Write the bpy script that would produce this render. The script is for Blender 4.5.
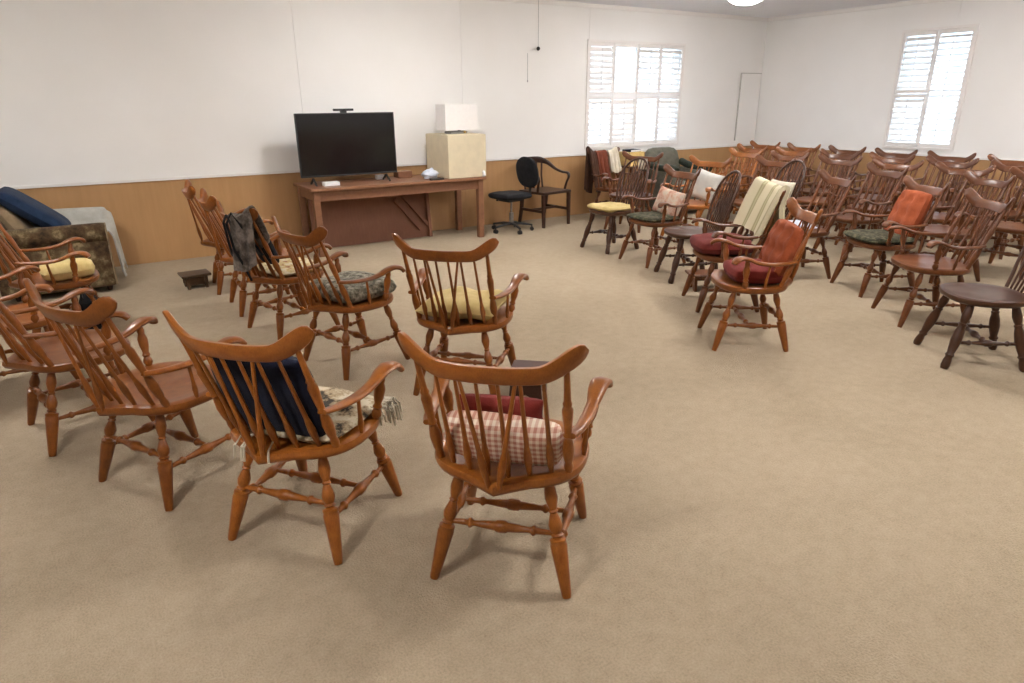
import bpy, math, random
from mathutils import Vector, Matrix, noise
random.seed(7)
S = bpy.context.scene
for o in list(bpy.data.objects): bpy.data.objects.remove(o)
COL = S.collection

# ------------------------------------------------------------------ camera
EYE = 1.6
FPX, PITCH, ROLL, YAW = 662.7, 0.35041, -0.006926, 1.02054
CF = Vector((math.cos(PITCH)*math.cos(YAW), math.cos(PITCH)*math.sin(YAW), -math.sin(PITCH)))
_r = Vector((math.sin(YAW), -math.cos(YAW), 0)); _u = _r.cross(CF)
CR = math.cos(ROLL)*_r + math.sin(ROLL)*_u
CU = -math.sin(ROLL)*_r + math.cos(ROLL)*_u
CAM = Vector((0, 0, EYE))
cd = bpy.data.cameras.new('camera'); cam = bpy.data.objects.new('camera', cd); COL.objects.link(cam)
m = Matrix((CR, CU, -CF)).transposed().to_4x4(); m.translation = CAM; cam.matrix_world = m
cd.sensor_width = 36; cd.lens = 36*FPX/1024; cd.clip_start = .05
S.camera = cam

def ray(x, y): return CF*FPX + CR*(x-512) - CU*(y-341.5)
def on_z(x, y, z=0.0):
    v = ray(x, y); return CAM + v*((z-EYE)/v.z)

# ------------------------------------------------------------------ world, exposure
w = bpy.data.worlds.new('world'); S.world = w; w.use_nodes = True
bg = w.node_tree.nodes['Background']; bg.inputs[0].default_value = (.56, .77, 1, 1); bg.inputs[1].default_value = 2.4
S.view_settings.view_transform = 'Standard'; S.view_settings.look = 'None'
S.view_settings.exposure = 1.32; S.view_settings.gamma = 1.0; S.view_settings.use_curve_mapping = False
for nm, loc, rot, sx, sy in (('window_portal', (6.975, 7.80, 1.64), (-math.pi/2, 0, 0), 1.77, 1.38), ('window_portal', (9.63, 5.135, 1.68), (math.pi/2, 0, math.pi/2), .89, 1.46)):
    ld = bpy.data.lights.new(nm, 'AREA'); ld.shape = 'RECTANGLE'; ld.size = sx; ld.size_y = sy; ld.cycles.is_portal = True
    lo = bpy.data.objects.new(nm, ld); COL.objects.link(lo); lo.location = loc; lo.rotation_euler = rot
LAMP_POWER = 47.0
LAMP_COL = (1.0, .96, .93)

# ------------------------------------------------------------------ materials
def new_mat(name):
    M = bpy.data.materials.new(name); M.use_nodes = True
    nt = M.node_tree; b = nt.nodes['Principled BSDF']; return M, nt, b
def ramp(nt, stops):
    r = nt.nodes.new('ShaderNodeValToRGB'); e = r.color_ramp.elements
    while len(e) < len(stops): e.new(.5)
    for i, (p_, c) in enumerate(stops): e[i].position = p_; e[i].color = (*c, 1)
    return r
def coords(nt, scale=(1,1,1), kind='Object'):
    t = nt.nodes.new('ShaderNodeTexCoord'); mp = nt.nodes.new('ShaderNodeMapping'); mp.inputs['Scale'].default_value = scale
    nt.links.new(t.outputs[kind], mp.inputs[0]); return mp.outputs[0]
def tex(nt, vec, scale, detail=3, rough=.5):
    n = nt.nodes.new('ShaderNodeTexNoise'); n.inputs['Scale'].default_value = scale
    n.inputs['Detail'].default_value = detail; n.inputs['Roughness'].default_value = rough
    nt.links.new(vec, n.inputs['Vector']); return n.outputs[0]
def bump(nt, b, h, strength, dist=.01):
    bp = nt.nodes.new('ShaderNodeBump'); bp.inputs['Strength'].default_value = strength; bp.inputs['Distance'].default_value = dist
    nt.links.new(h, bp.inputs['Height']); nt.links.new(bp.outputs[0], b.inputs['Normal'])
def plain(name, col, rough=.6, metal=0, spec=.5, nscale=30, var=.12, bmp=.05):
    M, nt, b = new_mat(name); v = coords(nt); n = tex(nt, v, nscale)
    r = ramp(nt, [(.3, [c*(1-var) for c in col]), (.7, [min(1, c*(1+var)) for c in col])])
    nt.links.new(n, r.inputs[0]); nt.links.new(r.outputs[0], b.inputs['Base Color'])
    b.inputs['Roughness'].default_value = rough; b.inputs['Metallic'].default_value = metal
    b.inputs['Specular IOR Level'].default_value = spec
    if bmp: bump(nt, b, n, bmp)
    return M
def wood(name, dark, light, rough=.36, scale=(6, 6, 6), coat=.12, rnd=.22):
    M, nt, b = new_mat(name)
    v = coords(nt, scale); n = tex(nt, v, 4, 6, .6)
    v2 = coords(nt, (scale[0]*8, scale[1]*8, scale[2]*1.2)); n2 = tex(nt, v2, 6, 3, .6)
    mx = nt.nodes.new('ShaderNodeMix'); mx.inputs[0].default_value = .45
    nt.links.new(n, mx.inputs[2]); nt.links.new(n2, mx.inputs[3])
    r = ramp(nt, [(.3, [c*.85 for c in dark]), (.72, [c*.85 for c in light])]); nt.links.new(mx.outputs[0], r.inputs[0])
    oi = nt.nodes.new('ShaderNodeObjectInfo'); hs = nt.nodes.new('ShaderNodeHueSaturation')
    mr = nt.nodes.new('ShaderNodeMapRange'); mr.inputs[3].default_value = 1-rnd; mr.inputs[4].default_value = 1+rnd*.6
    nt.links.new(oi.outputs['Random'], mr.inputs[0]); nt.links.new(mr.outputs[0], hs.inputs['Value'])
    nt.links.new(r.outputs[0], hs.inputs['Color']); nt.links.new(hs.outputs[0], b.inputs['Base Color'])
    b.inputs['Roughness'].default_value = rough; b.inputs['Coat Weight'].default_value = coat; b.inputs['Coat Roughness'].default_value = .15; b.inputs['Specular IOR Level'].default_value = .35
    return M
def fabric(name, stops, scale=14, rough=.9, bscale=220, detail=4, sheen=.3, stretch=(1,1,1)):
    M, nt, b = new_mat(name); v = coords(nt, stretch); n = tex(nt, v, scale, detail, .65)
    r = ramp(nt, [(p_, [k*.86 for k in c]) for p_, c in stops]); nt.links.new(n, r.inputs[0]); nt.links.new(r.outputs[0], b.inputs['Base Color'])
    b.inputs['Roughness'].default_value = rough; b.inputs['Specular IOR Level'].default_value = .15
    b.inputs['Sheen Weight'].default_value = sheen*.15
    n2 = tex(nt, v, bscale, 2); bump(nt, b, n2, .35, .004); return M

M = {}
M['maple'] = wood('maple_lacquer', (.17, .046, .006), (.34, .106, .015))
M['maple_light'] = wood('golden_maple_lacquer', (.24, .064, .008), (.44, .150, .021))
M['shaded_brown'] = wood('shaded_brown_lacquer', (.10, .029, .007), (.20, .064, .016))  # darker and redder: shading on the right-hand chairs put into the colour
M['walnut'] = wood('dark_walnut_lacquer', (.045, .017, .008), (.10, .038, .016))
M['mahogany'] = wood('dark_red_mahogany', (.045, .012, .006), (.085, .024, .011))
M['espresso'] = wood('espresso_wood', (.030, .012, .008), (.065, .026, .014))
M['table'] = wood('brown_table_wood', (.20, .085, .042), (.30, .140, .070), rough=.42, scale=(.6, 4, 4), coat=.1, rnd=.08)
M['board'] = wood('red_brown_board', (.20, .080, .042), (.27, .115, .062), rough=.6, scale=(1, 1, 1), coat=0, rnd=.05)
M['stoolwood'] = wood('dark_stool_wood', (.055, .028, .012), (.10, .052, .022), rough=.5)
M['ply'] = wood('tan_wainscot_veneer', (.45, .250, .105), (.55, .320, .145), rough=.55, scale=(.5, .5, .25), coat=.05, rnd=.03)
M['black'] = plain('black_plastic', (.012, .012, .013), .45, bmp=0)
M['blackfab'] = fabric('black_fabric', [(.3, (.006, .006, .008)), (.7, (.016, .016, .018))])
M['screen'] = plain('dark_screen', (.006, .006, .007), .12, var=0, bmp=0)
M['metal'] = plain('grey_metal', (.35, .35, .35), .35, .9, bmp=0)
M['white'] = plain('white_paint', (.80, .78, .75), .5, var=.01, bmp=0)
M['shutter'] = plain('shutter_white_paint', (.84, .81, .78), .45, var=.01, bmp=0)
M['paper'] = plain('white_paper', (.80, .80, .80), .8, var=.03, bmp=0)
M['shade'] = plain('white_lamp_shade', (.80, .78, .76), .8, var=.02, bmp=0)
M['cream_card'] = plain('cream_card', (.62, .54, .38), .85, var=.05, nscale=12)
M['bluewhite'] = plain('pale_blue_plastic_film', (.55, .60, .70), .35, var=.1, nscale=40)
M['tanbox'] = plain('tan_box', (.62, .42, .14), .7)
M['navy'] = fabric('navy_fabric', [(.3, (.006, .008, .020)), (.7, (.013, .017, .040))])
M['denim'] = fabric('dark_blue_velvet', [(.3, (.008, .018, .042)), (.7, (.018, .036, .078))])
M['maroon'] = fabric('maroon_velvet', [(.3, (.12, .018, .014)), (.7, (.19, .030, .023))], sheen=.3)
M['wine'] = fabric('wine_red_fabric', [(.3, (.14, .016, .012)), (.7, (.21, .028, .020))])
M['orange'] = fabric('rust_orange_fabric', [(.3, (.26, .055, .018)), (.7, (.37, .092, .034))])
M['rust'] = fabric('dark_rust_fabric', [(.3, (.13, .032, .016)), (.7, (.22, .06, .03))])
M['darkbrown'] = fabric('dark_brown_cloth', [(.3, (.045, .02, .012)), (.7, (.09, .042, .025))])
M['yellow'] = fabric('pale_yellow_fabric', [(.3, (.56, .42, .16)), (.7, (.70, .55, .26))])
M['cream'] = fabric('cream_fabric', [(.3, (.60, .53, .40)), (.7, (.74, .68, .55))])
M['whitecloth'] = fabric('off_white_cloth', [(.3, (.55, .54, .50)), (.7, (.68, .67, .62))], scale=9)
M['throwwhite'] = fabric('grey_white_wool', [(.3, (.40, .39, .34)), (.7, (.54, .53, .48))], scale=9)
M['greenpad'] = fabric('dark_green_pattern', [(.38, (.02, .022, .012)), (.5, (.055, .052, .028)), (.62, (.15, .13, .08))], scale=26)
M['greypad'] = fabric('grey_olive_pattern', [(.36, (.05, .045, .03)), (.5, (.20, .18, .13)), (.64, (.42, .39, .31))], scale=24)
M['floral'] = fabric('floral_pad', [(.36, (.30, .10, .06)), (.47, (.62, .48, .22)), (.6, (.70, .62, .45))], scale=18)
M['peach'] = fabric('peach_pattern', [(.36, (.45, .20, .14)), (.5, (.62, .42, .32)), (.64, (.60, .55, .45))], scale=14)
M['upholstery'] = fabric('dark_floral_upholstery', [(.34, (.022, .014, .008)), (.47, (.075, .042, .02)), (.55, (.11, .075, .035)), (.66, (.26, .20, .11))], scale=9)
M['greenvelvet'] = fabric('grey_green_velvet', [(.3, (.10, .095, .07)), (.7, (.17, .16, .125))])
M['darkgreen'] = fabric('dark_green_fabric', [(.3, (.02, .025, .016)), (.7, (.045, .05, .033))])
M['tanpillow'] = fabric('tan_fabric', [(.3, (.20, .14, .08)), (.7, (.30, .22, .13))])
M['greyshawl'] = fabric('grey_shawl', [(.34, (.02, .017, .015)), (.5, (.10, .08, .065)), (.65, (.24, .20, .17))], scale=11)
M['knit'] = fabric('cream_dark_knit', [(.40, (.045, .035, .025)), (.47, (.40, .30, .18)), (.56, (.66, .58, .42))], scale=13, detail=5)

def make_gingham():
    G, nt, b = new_mat('red_white_gingham'); v = coords(nt)
    sx = nt.nodes.new('ShaderNodeSeparateXYZ'); nt.links.new(v, sx.inputs[0])
    outs = []
    for ax in (0, 2):
        a = nt.nodes.new('ShaderNodeMath'); a.operation = 'MULTIPLY'; a.inputs[1].default_value = 95; nt.links.new(sx.outputs[ax], a.inputs[0])
        f = nt.nodes.new('ShaderNodeMath'); f.operation = 'PINGPONG'; f.inputs[1].default_value = 1; nt.links.new(a.outputs[0], f.inputs[0])
        g = nt.nodes.new('ShaderNodeMath'); g.operation = 'GREATER_THAN'; g.inputs[1].default_value = .5; nt.links.new(f.outputs[0], g.inputs[0]); outs.append(g)
    s = nt.nodes.new('ShaderNodeMath'); s.operation = 'ADD'; nt.links.new(outs[0].outputs[0], s.inputs[0]); nt.links.new(outs[1].outputs[0], s.inputs[1])
    h = nt.nodes.new('ShaderNodeMath'); h.operation = 'MULTIPLY'; h.inputs[1].default_value = .5; nt.links.new(s.outputs[0], h.inputs[0])
    r = ramp(nt, [(0, (.78, .68, .56)), (.5, (.62, .42, .32)), (1, (.45, .20, .14))]); nt.links.new(h.outputs[0], r.inputs[0])
    nt.links.new(r.outputs[0], b.inputs['Base Color']); b.inputs['Roughness'].default_value = .9; return G
M['gingham'] = make_gingham()
def make_stripes():
    G, nt, b = new_mat('cream_olive_striped_wool'); v = coords(nt)
    sx = nt.nodes.new('ShaderNodeSeparateXYZ'); nt.links.new(v, sx.inputs[0])
    a = nt.nodes.new('ShaderNodeMath'); a.operation = 'MULTIPLY_ADD'; a.inputs[1].default_value = 7.6; a.inputs[2].default_value = 20.25; nt.links.new(sx.outputs[0], a.inputs[0])
    f = nt.nodes.new('ShaderNodeMath'); f.operation = 'FRACT'; nt.links.new(a.outputs[0], f.inputs[0])
    r = ramp(nt, [(0, (.66, .60, .42)), (.42, (.66, .60, .42)), (.50, (.33, .29, .15)), (.62, (.50, .46, .28)), (.74, (.34, .30, .16)), (.82, (.66, .60, .42))])
    nt.links.new(f.outputs[0], r.inputs[0]); nt.links.new(r.outputs[0], b.inputs['Base Color']); b.inputs['Roughness'].default_value = .95
    bump(nt, b, tex(nt, v, 240, 2), .4, .004); return G
M['stripes'] = make_stripes()
def make_wall():
    G, nt, b = new_mat('white_wall_paint'); v = coords(nt, (1,1,1)); n = tex(nt, v, 1.3, 4)
    r = ramp(nt, [(.3, (.85, .84, .815)), (.7, (.89, .88, .86))]); nt.links.new(n, r.inputs[0]); nt.links.new(r.outputs[0], b.inputs['Base Color'])
    b.inputs['Roughness'].default_value = .65; bump(nt, b, tex(nt, v, 60, 3), .12, .004); return G
M['wall'] = make_wall()
def make_carpet():
    G, nt, b = new_mat('beige_loop_carpet'); v = coords(nt)
    n1 = tex(nt, v, .9, 4, .6); n2 = tex(nt, v, 16, 4, .7); n3 = tex(nt, v, 130, 2, .6)
    a = nt.nodes.new('ShaderNodeMix'); a.inputs[0].default_value = .5; nt.links.new(n1, a.inputs[2]); nt.links.new(n2, a.inputs[3])
    c = nt.nodes.new('ShaderNodeMix'); c.inputs[0].default_value = .45; nt.links.new(a.outputs[0], c.inputs[2]); nt.links.new(n3, c.inputs[3])
    r = ramp(nt, [(.34, (.277, .218, .145)), (.5, (.36, .288, .200)), (.66, (.43, .350, .252))]); nt.links.new(c.outputs[0], r.inputs[0])
    nt.links.new(r.outputs[0], b.inputs['Base Color']); b.inputs['Roughness'].default_value = .95; b.inputs['Specular IOR Level'].default_value = .1
    bump(nt, b, n3, .6, .008); return G
M['carpet'] = make_carpet()
M['ceiling'] = plain('ceiling_paint', (.85, .875, .92), .8, var=.02, nscale=50)
def make_glass():
    G = bpy.data.materials.new('window_glass'); G.use_nodes = True; nt = G.node_tree; nt.nodes.clear()
    o = nt.nodes.new('ShaderNodeOutputMaterial'); mx = nt.nodes.new('ShaderNodeMixShader'); mx.inputs[0].default_value = .06
    t = nt.nodes.new('ShaderNodeBsdfTransparent'); g = nt.nodes.new('ShaderNodeBsdfGlossy'); g.inputs['Roughness'].default_value = .02
    nt.links.new(t.outputs[0], mx.inputs[1]); nt.links.new(g.outputs[0], mx.inputs[2]); nt.links.new(mx.outputs[0], o.inputs[0]); return G
M['glass'] = make_glass()
def make_lampglow():
    G, nt, b = new_mat('lit_opal_glass'); b.inputs['Base Color'].default_value = (.9, .88, .82, 1)
    b.inputs['Emission Color'].default_value = (*LAMP_COL, 1); b.inputs['Emission Strength'].default_value = LAMP_POWER; return G
M['glow'] = make_lampglow()

# ------------------------------------------------------------------ mesh helpers
class MB:
    def __init__(s): s.v = []; s.f = []
    def add(s, v, f):
        n = len(s.v); s.v += [Vector(q) for q in v]; s.f += [[i+n for i in q] for q in f]; return s
    def box(s, x0, x1, y0, y1, z0, z1, M4=None):
        v = [Vector(c) for c in ((x0,y0,z0),(x1,y0,z0),(x1,y1,z0),(x0,y1,z0),(x0,y0,z1),(x1,y0,z1),(x1,y1,z1),(x0,y1,z1))]
        if M4: v = [M4 @ q for q in v]
        return s.add(v, [(3,2,1,0),(4,5,6,7),(0,1,5,4),(1,2,6,5),(2,3,7,6),(3,0,4,7)])
    def rings(s, rings, cap=True, closed=True):
        n = len(rings[0]); v = [q for r in rings for q in r]; f = []
        for i in range(len(rings)-1):
            for j in range(n if closed else n-1):
                k = (j+1) % n; f.append((i*n+j, i*n+k, (i+1)*n+k, (i+1)*n+j))
        if cap: f.append(tuple(reversed(range(n)))); f.append(tuple(range((len(rings)-1)*n, len(rings)*n)))
        return s.add(v, f)
    def lathe(s, p0, p1, prof, segs=10):
        p0 = Vector(p0); p1 = Vector(p1); d = (p1-p0); L = d.length; d.normalize()
        a = d.orthogonal().normalized(); b = d.cross(a)
        R = [[p0 + d*(t*L) + (a*math.cos(2*math.pi*j/segs)+b*math.sin(2*math.pi*j/segs))*r for j in range(segs)] for t, r in prof]
        return s.rings(R)
    def sweep(s, pts, wid, thk, up=(0,0,1), segs=10, power=2.6, smooth=True):
        """rounded flat section swept along pts; wid across (horizontal), thk along up"""
        pts = [Vector(q) for q in pts]; R = []
        n = len(pts)
        for i, q in enumerate(pts):
            t = (pts[min(i+1, n-1)]-pts[max(i-1, 0)]).normalized(); U = Vector(up); sd = t.cross(U)
            if sd.length < 1e-4: sd = Vector((1,0,0))
            sd.normalize(); U = sd.cross(t).normalized()
            ww = wid[i] if hasattr(wid, '__len__') else wid; tt = thk[i] if hasattr(thk, '__len__') else thk
            ring = []
            for j in range(segs):
                a = 2*math.pi*j/segs; c = math.cos(a); e = math.sin(a)
                ring.append(q + sd*(math.copysign(abs(c)**(2/power), c)*ww/2) + U*(math.copysign(abs(e)**(2/power), e)*tt/2))
            R.append(ring)
        return s.rings(R)
    def mesh(s, name, mat=None, smooth=True):
        me = bpy.data.meshes.new(name); me.from_pydata([tuple(q) for q in s.v], [], s.f)
        if mat: me.materials.append(M[mat] if isinstance(mat, str) else mat)
        if smooth:
            me.polygons.foreach_set('use_smooth', [True]*len(me.polygons))
            me.set_sharp_from_angle(angle=math.radians(48))
        me.update(); return me
    def xf(s, M4):
        s.v = [M4 @ q for q in s.v]; return s

def link(name, data, parent=None, label=None, cat=None, group=None, kind=None, loc=None, rz=None):
    o = bpy.data.objects.new(name, data); COL.objects.link(o)
    if parent: o.parent = parent
    if label: o['label'] = label
    if cat: o['category'] = cat
    if group: o['group'] = group
    if kind: o['kind'] = kind
    if loc is not None: o.location = loc
    if rz is not None: o.rotation_euler = (0, 0, rz)
    return o
def obj(name, mb, mat, parent=None, smooth=True, **k): return link(name, mb.mesh(name, mat, smooth), parent, **k)
def empty(name, label, cat, loc=(0,0,0), rz=0, group=None, kind=None):
    o = link(name, None, None, label, cat, group, kind, loc, rz); o.empty_display_size = .1; return o
def bevel(o, w=.006, seg=2):
    b = o.modifiers.new('bevel', 'BEVEL'); b.width = w; b.segments = seg; b.limit_method = 'ANGLE'; return o
def sm(a, b, x):
    t = max(0, min(1, (x-a)/(b-a))); return t*t*(3-2*t)
def catmull(P, n=6):
    P = [Vector(q) for q in P]; out = []
    Q = [P[0]*2-P[1]] + P + [P[-1]*2-P[-2]]
    for i in range(1, len(Q)-2):
        for k in range(n):
            t = k/n; a, b, c, d = Q[i-1], Q[i], Q[i+1], Q[i+2]
            out.append(.5*((2*b)+(c-a)*t+(2*a-5*b+4*c-d)*t*t+(3*b-a-3*c+d)*t**3))
    out.append(P[-1]); return out
def lerp_list(vals, n):
    out = []
    for i in range(n):
        x = i/(n-1)*(len(vals)-1); k = min(int(x), len(vals)-2); out.append(vals[k]+(vals[k+1]-vals[k])*(x-k))
    return out

# ------------------------------------------------------------------ room shell
WL, WR = 7.859, 9.687           # left wall plane Y, right wall plane X
XB, YB = -4.2, -4.2             # walls behind the viewer
CEIL, RAIL = 2.795, .838
obj('floor', MB().box(XB, WR, YB, WL, -.1, 0), 'carpet', smooth=False, kind='structure')
obj('ceiling', MB().box(XB, WR, YB, WL, CEIL, CEIL+.1), 'ceiling', smooth=False, kind='structure')
WIN1 = (6.09, 7.86, .95, 2.33)   # X0 X1 Z0 Z1 on the left wall
WIN2 = (4.69, 5.58, .95, 2.41)   # Y0 Y1 Z0 Z1 on the right wall
def wall_pieces(a0, a1, win, seams):
    """rectangles (a0,a1,z0,z1) of a wall with one opening, split at the seams"""
    cuts = sorted(set([a0, a1] + [s_ for s_ in seams if a0 < s_ < a1] + ([win[0], win[1]] if win else [])))
    out = []
    for c0, c1 in zip(cuts[:-1], cuts[1:]):
        if win and c0 >= win[0]-1e-6 and c1 <= win[1]+1e-6: out.append((c0, c1, win[3], CEIL)); out.append((c0, c1, RAIL, win[2]))
        else: out.append((c0, c1, RAIL, CEIL))
    return out
def build_wall(name, axis, plane, sign, a0, a1, win, seams):
    """axis 'x': wall runs along X at Y=plane; sign: outward direction"""
    core = MB()
    def bxx(mb, c0, c1, d0, d1, z0, z1):
        lo, hi = sorted((plane+sign*d0, plane+sign*d1))
        if axis == 'x': mb.box(c0, c1, lo, hi, z0, z1)
        else: mb.box(lo, hi, c0, c1, z0, z1)
    if win:
        bxx(core, a0, win[0], .02, .16, 0, CEIL); bxx(core, win[1], a1, .02, .16, 0, CEIL)
        bxx(core, win[0], win[1], .02, .16, 0, win[2]); bxx(core, win[0], win[1], .02, .16, win[3], CEIL)
    else: bxx(core, a0, a1, .02, .16, 0, CEIL)
    wl = obj(name, core, 'white', smooth=False, kind='structure')
    g = .0016
    for c0, c1, z0, z1 in wall_pieces(a0, a1, win, seams):
        mb = MB(); hard = lambda c: any(abs(c-s_) < 1e-6 for s_ in seams)
        bxx(mb, c0+(g if hard(c0) else 0), c1-(g if hard(c1) else 0), 0, .02, z0, z1); obj('wall_panel', mb, 'wall', wl, smooth=False)
    cuts = sorted(set([a0, a1]+[s_ for s_ in seams if a0 < s_ < a1]))
    for c0, c1 in zip(cuts[:-1], cuts[1:]):
        mb = MB(); bxx(mb, c0+.0008, c1-.0008, 0, .02, 0, RAIL-.001); obj('wainscot_panel', mb, 'ply', wl, smooth=False)
    return wl
build_wall('wall_left', 'x', WL, 1, XB, WR, WIN1, [2.11, 4.12, 6.09])
build_wall('wall_right', 'y', WR, 1, YB, WL, WIN2, [.85, 2.9, 4.93])
build_wall('wall_back', 'x', YB, -1, XB, WR, None, [-2, 0, 2, 4, 6, 8])
build_wall('wall_rear', 'y', XB, -1, YB, WL, None, [-2, 0, 2, 4, 6])
obj('trim_1', MB().box(XB+.03, WR-.03, WL-.016, WL-.0005, RAIL-.002, RAIL+.024), 'white', smooth=False, kind='structure')
obj('trim_2', MB().box(WR-.016, WR-.0005, YB+.03, WL-.03, RAIL-.002, RAIL+.024), 'white', smooth=False, kind='structure')
obj('trim_3', MB().box(XB+.03, WR-.03, WL-.028, WL-.0005, CEIL-.055, CEIL-.0005), 'white', smooth=False, kind='structure')
obj('trim_4', MB().box(WR-.028, WR-.0005, YB+.03, WL-.03, CEIL-.055, CEIL-.0005), 'white', smooth=False, kind='structure')

# shuttered windows
LOUV = {}
def louver_mesh(w):
    k = round(w, 3)
    if k not in LOUV:
        mb = MB(); R = []
        for x in (-w/2, w/2):
            R.append([(x,   .0355*math.cos(2*math.pi*j/10), .0045*math.sin(2*math.pi*j/10)) for j in range(10)])
        mb.rings(R); LOUV[k] = mb.mesh('louver', 'shutter')
    return LOUV[k]
def shutter(win, x0, x1, z0, z1, n, tilt, rod=True):
    """in window space: x along wall, y out of the wall into the room (negative = room), z up"""
    st = .028; mb = MB()
    mb.box(x0, x0+st, -.012, .012, z0, z1).box(x1-st, x1, -.012, .012, z0, z1)
    mb.box(x0+st, x1-st, -.012, .012, z0, z0+.05).box(x0+st, x1-st, -.012, .012, z1-.05, z1)
    sh = obj('shutter', mb, 'shutter', win, smooth=False)
    w_ = x1-x0-2*st-.004; me = louver_mesh(w_)
    zz0, zz1 = z0+.05, z1-.05; dz = (zz1-zz0)/n
    for i in range(n):
        l = link('louver', me, sh); l.location = ((x0+x1)/2, 0, zz0+dz*(i+.5)); l.rotation_euler = (math.radians(tilt), 0, 0)
    if rod:
        off = -.036 if abs(tilt) < 60 else -.020
        r = MB().box((x0+x1)/2-.004, (x0+x1)/2+.004, off-.008, off, zz0+.02, zz1-.02); obj('tilt_rod', r, 'shutter', sh, smooth=False)
def window(name, width, z0, z1, loc, rz, cols, gap_r):
    w_ = link(name, None, kind='structure', loc=loc, rz=rz)
    f = .035
    fr = MB().box(-.032, 0, -.018, .12, z0-.032, z1+.032).box(width, width+.032, -.018, .12, z0-.032, z1+.032)
    fr.box(0, width, -.018, .12, z1, z1+.032).box(0, width, -.022, .12, z0-.032, z0)
    obj('window_frame', fr, 'shutter', w_, smooth=False)
    n = len(cols); cw = width/n
    for i, c in enumerate(cols):
        for (a, b, k, tilt) in c: shutter(w_, i*cw+.003, (i+1)*cw-.003, z0+(z1-z0)*a+.003, z0+(z1-z0)*b-.003, k, tilt)
    for i in range(max(1, n//2)):
        ww = width/max(1, n//2)
        obj('pane', MB().box(i*ww+.01, (i+1)*ww-.01, .066, .070, z0, z1), 'glass', w_, smooth=False)
        obj('sash', MB().box(i*ww, i*ww+.02, .055, .085, z0, z1).box((i+1)*ww-.02, (i+1)*ww, .055, .085, z0, z1).box(i*ww+.02, (i+1)*ww-.02, .055, .085, z0+(z1-z0)*.5-.02, z0+(z1-z0)*.5+.02), 'shutter', w_, smooth=False)
    return w_
window('window_1', WIN1[1]-WIN1[0], WIN1[2], WIN1[3], (WIN1[0], WL, 0), 0,
       [[(0, .5, 8, 42), (.5, 1, 8, 68)], [(0, .5, 8, 70), (.5, 1, 8, 5)], [(0, .5, 8, 30), (.5, 1, 8, 46)], [(0, .5, 8, 54), (.5, 1, 8, 44)]], 0)
window('window_2', WIN2[1]-WIN2[0], WIN2[2], WIN2[3], (WR, WIN2[1], 0), -math.pi/2,
       [[(0, .47, 8, 46), (.47, 1, 9, 46)], [(0, 1, 19, 32)]], 0)

# flush hatch near the far corner
ht = obj('door_1', MB().box(9.19, 9.66, WL-.018, WL-.001, .95, 1.965), 'wall', smooth=False, kind='structure')
obj('door_gap_strip', MB().box(9.178, 9.19, WL-.022, WL-.001, .93, 1.977).box(9.19, 9.66, WL-.022, WL-.001, 1.965, 1.977), plain('grey_shadow_strip', (.46, .45, .42), .7), ht, smooth=False)

# ceiling lamps: one in view, the rest unseen, added for the room's light
def ceiling_light(x, y, label):
    t = empty('ceiling_light', label, 'lamp', (x, y, CEIL), 0, 'opal dome ceiling lights')
    obj('canopy', MB().lathe((0,0,-.03), (0,0,-.0005), [(0, .05), (.4, .07), (1, .072)], 24), 'metal', t)
    obj('stem', MB().lathe((0,0,-.085), (0,0,-.03), [(0, .012), (1, .012)], 10), 'metal', t)
    obj('lamp_base', MB().lathe((0,0,-.105), (0,0,-.085), [(0, .095), (.3, .10), (1, .09)], 32), 'metal', t)
    R = []
    for k in range(7):
        a = k/6*math.pi/2; R.append([(.195*math.cos(a)*math.cos(2*math.pi*j/28)+0, .195*math.cos(a)*math.sin(2*math.pi*j/28), -.106-.08*math.sin(a)) for j in range(28)] if k < 6 else
                                    [(.004*math.cos(2*math.pi*j/28), .004*math.sin(2*math.pi*j/28), -.186) for j in range(28)])
    obj('dome_shade', MB().rings([list(reversed(r)) for r in R]), 'glow', t)
for x, y in ((6.8, 5.86), (5.2, 3.5), (8.2, 2.5), (2.9, 5.86), (2.9, 1.2), (-1.0, 5.2), (-1.0, 1.2), (6.3, -1.6)):
    ceiling_light(x, y, 'round lit opal dome light on the ceiling nearest the two shuttered windows' if (x, y) == (6.8, 5.86) else 'unseen round lit opal dome light added on the ceiling to light the room')

# pull cords on the left wall
pc = empty('pull_cord', 'thin pull cord ending in a small black ball against the white wall', 'cord', (5.215, 7.80, CEIL))
obj('cord', MB().lathe((0,0,-.56), (0,0,-.001), [(0, .003), (1, .003)], 6), 'metal', pc)
obj('ball', MB().lathe((0,0,-.605), (0,0,-.555), [(0, .004), (.15, .018), (.5, .026), (.85, .018), (1, .004)], 12), 'black', pc)
link('wall_cord', MB().lathe((5.08, 7.845, 1.81), (5.08, 7.845, 2.16), [(0, .005), (.04, .008), (.08, .003), (1, .003)], 6).mesh('wall_cord', 'metal'), None,
     'short thin grey cord hanging flat against the white wall', 'cord')

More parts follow.
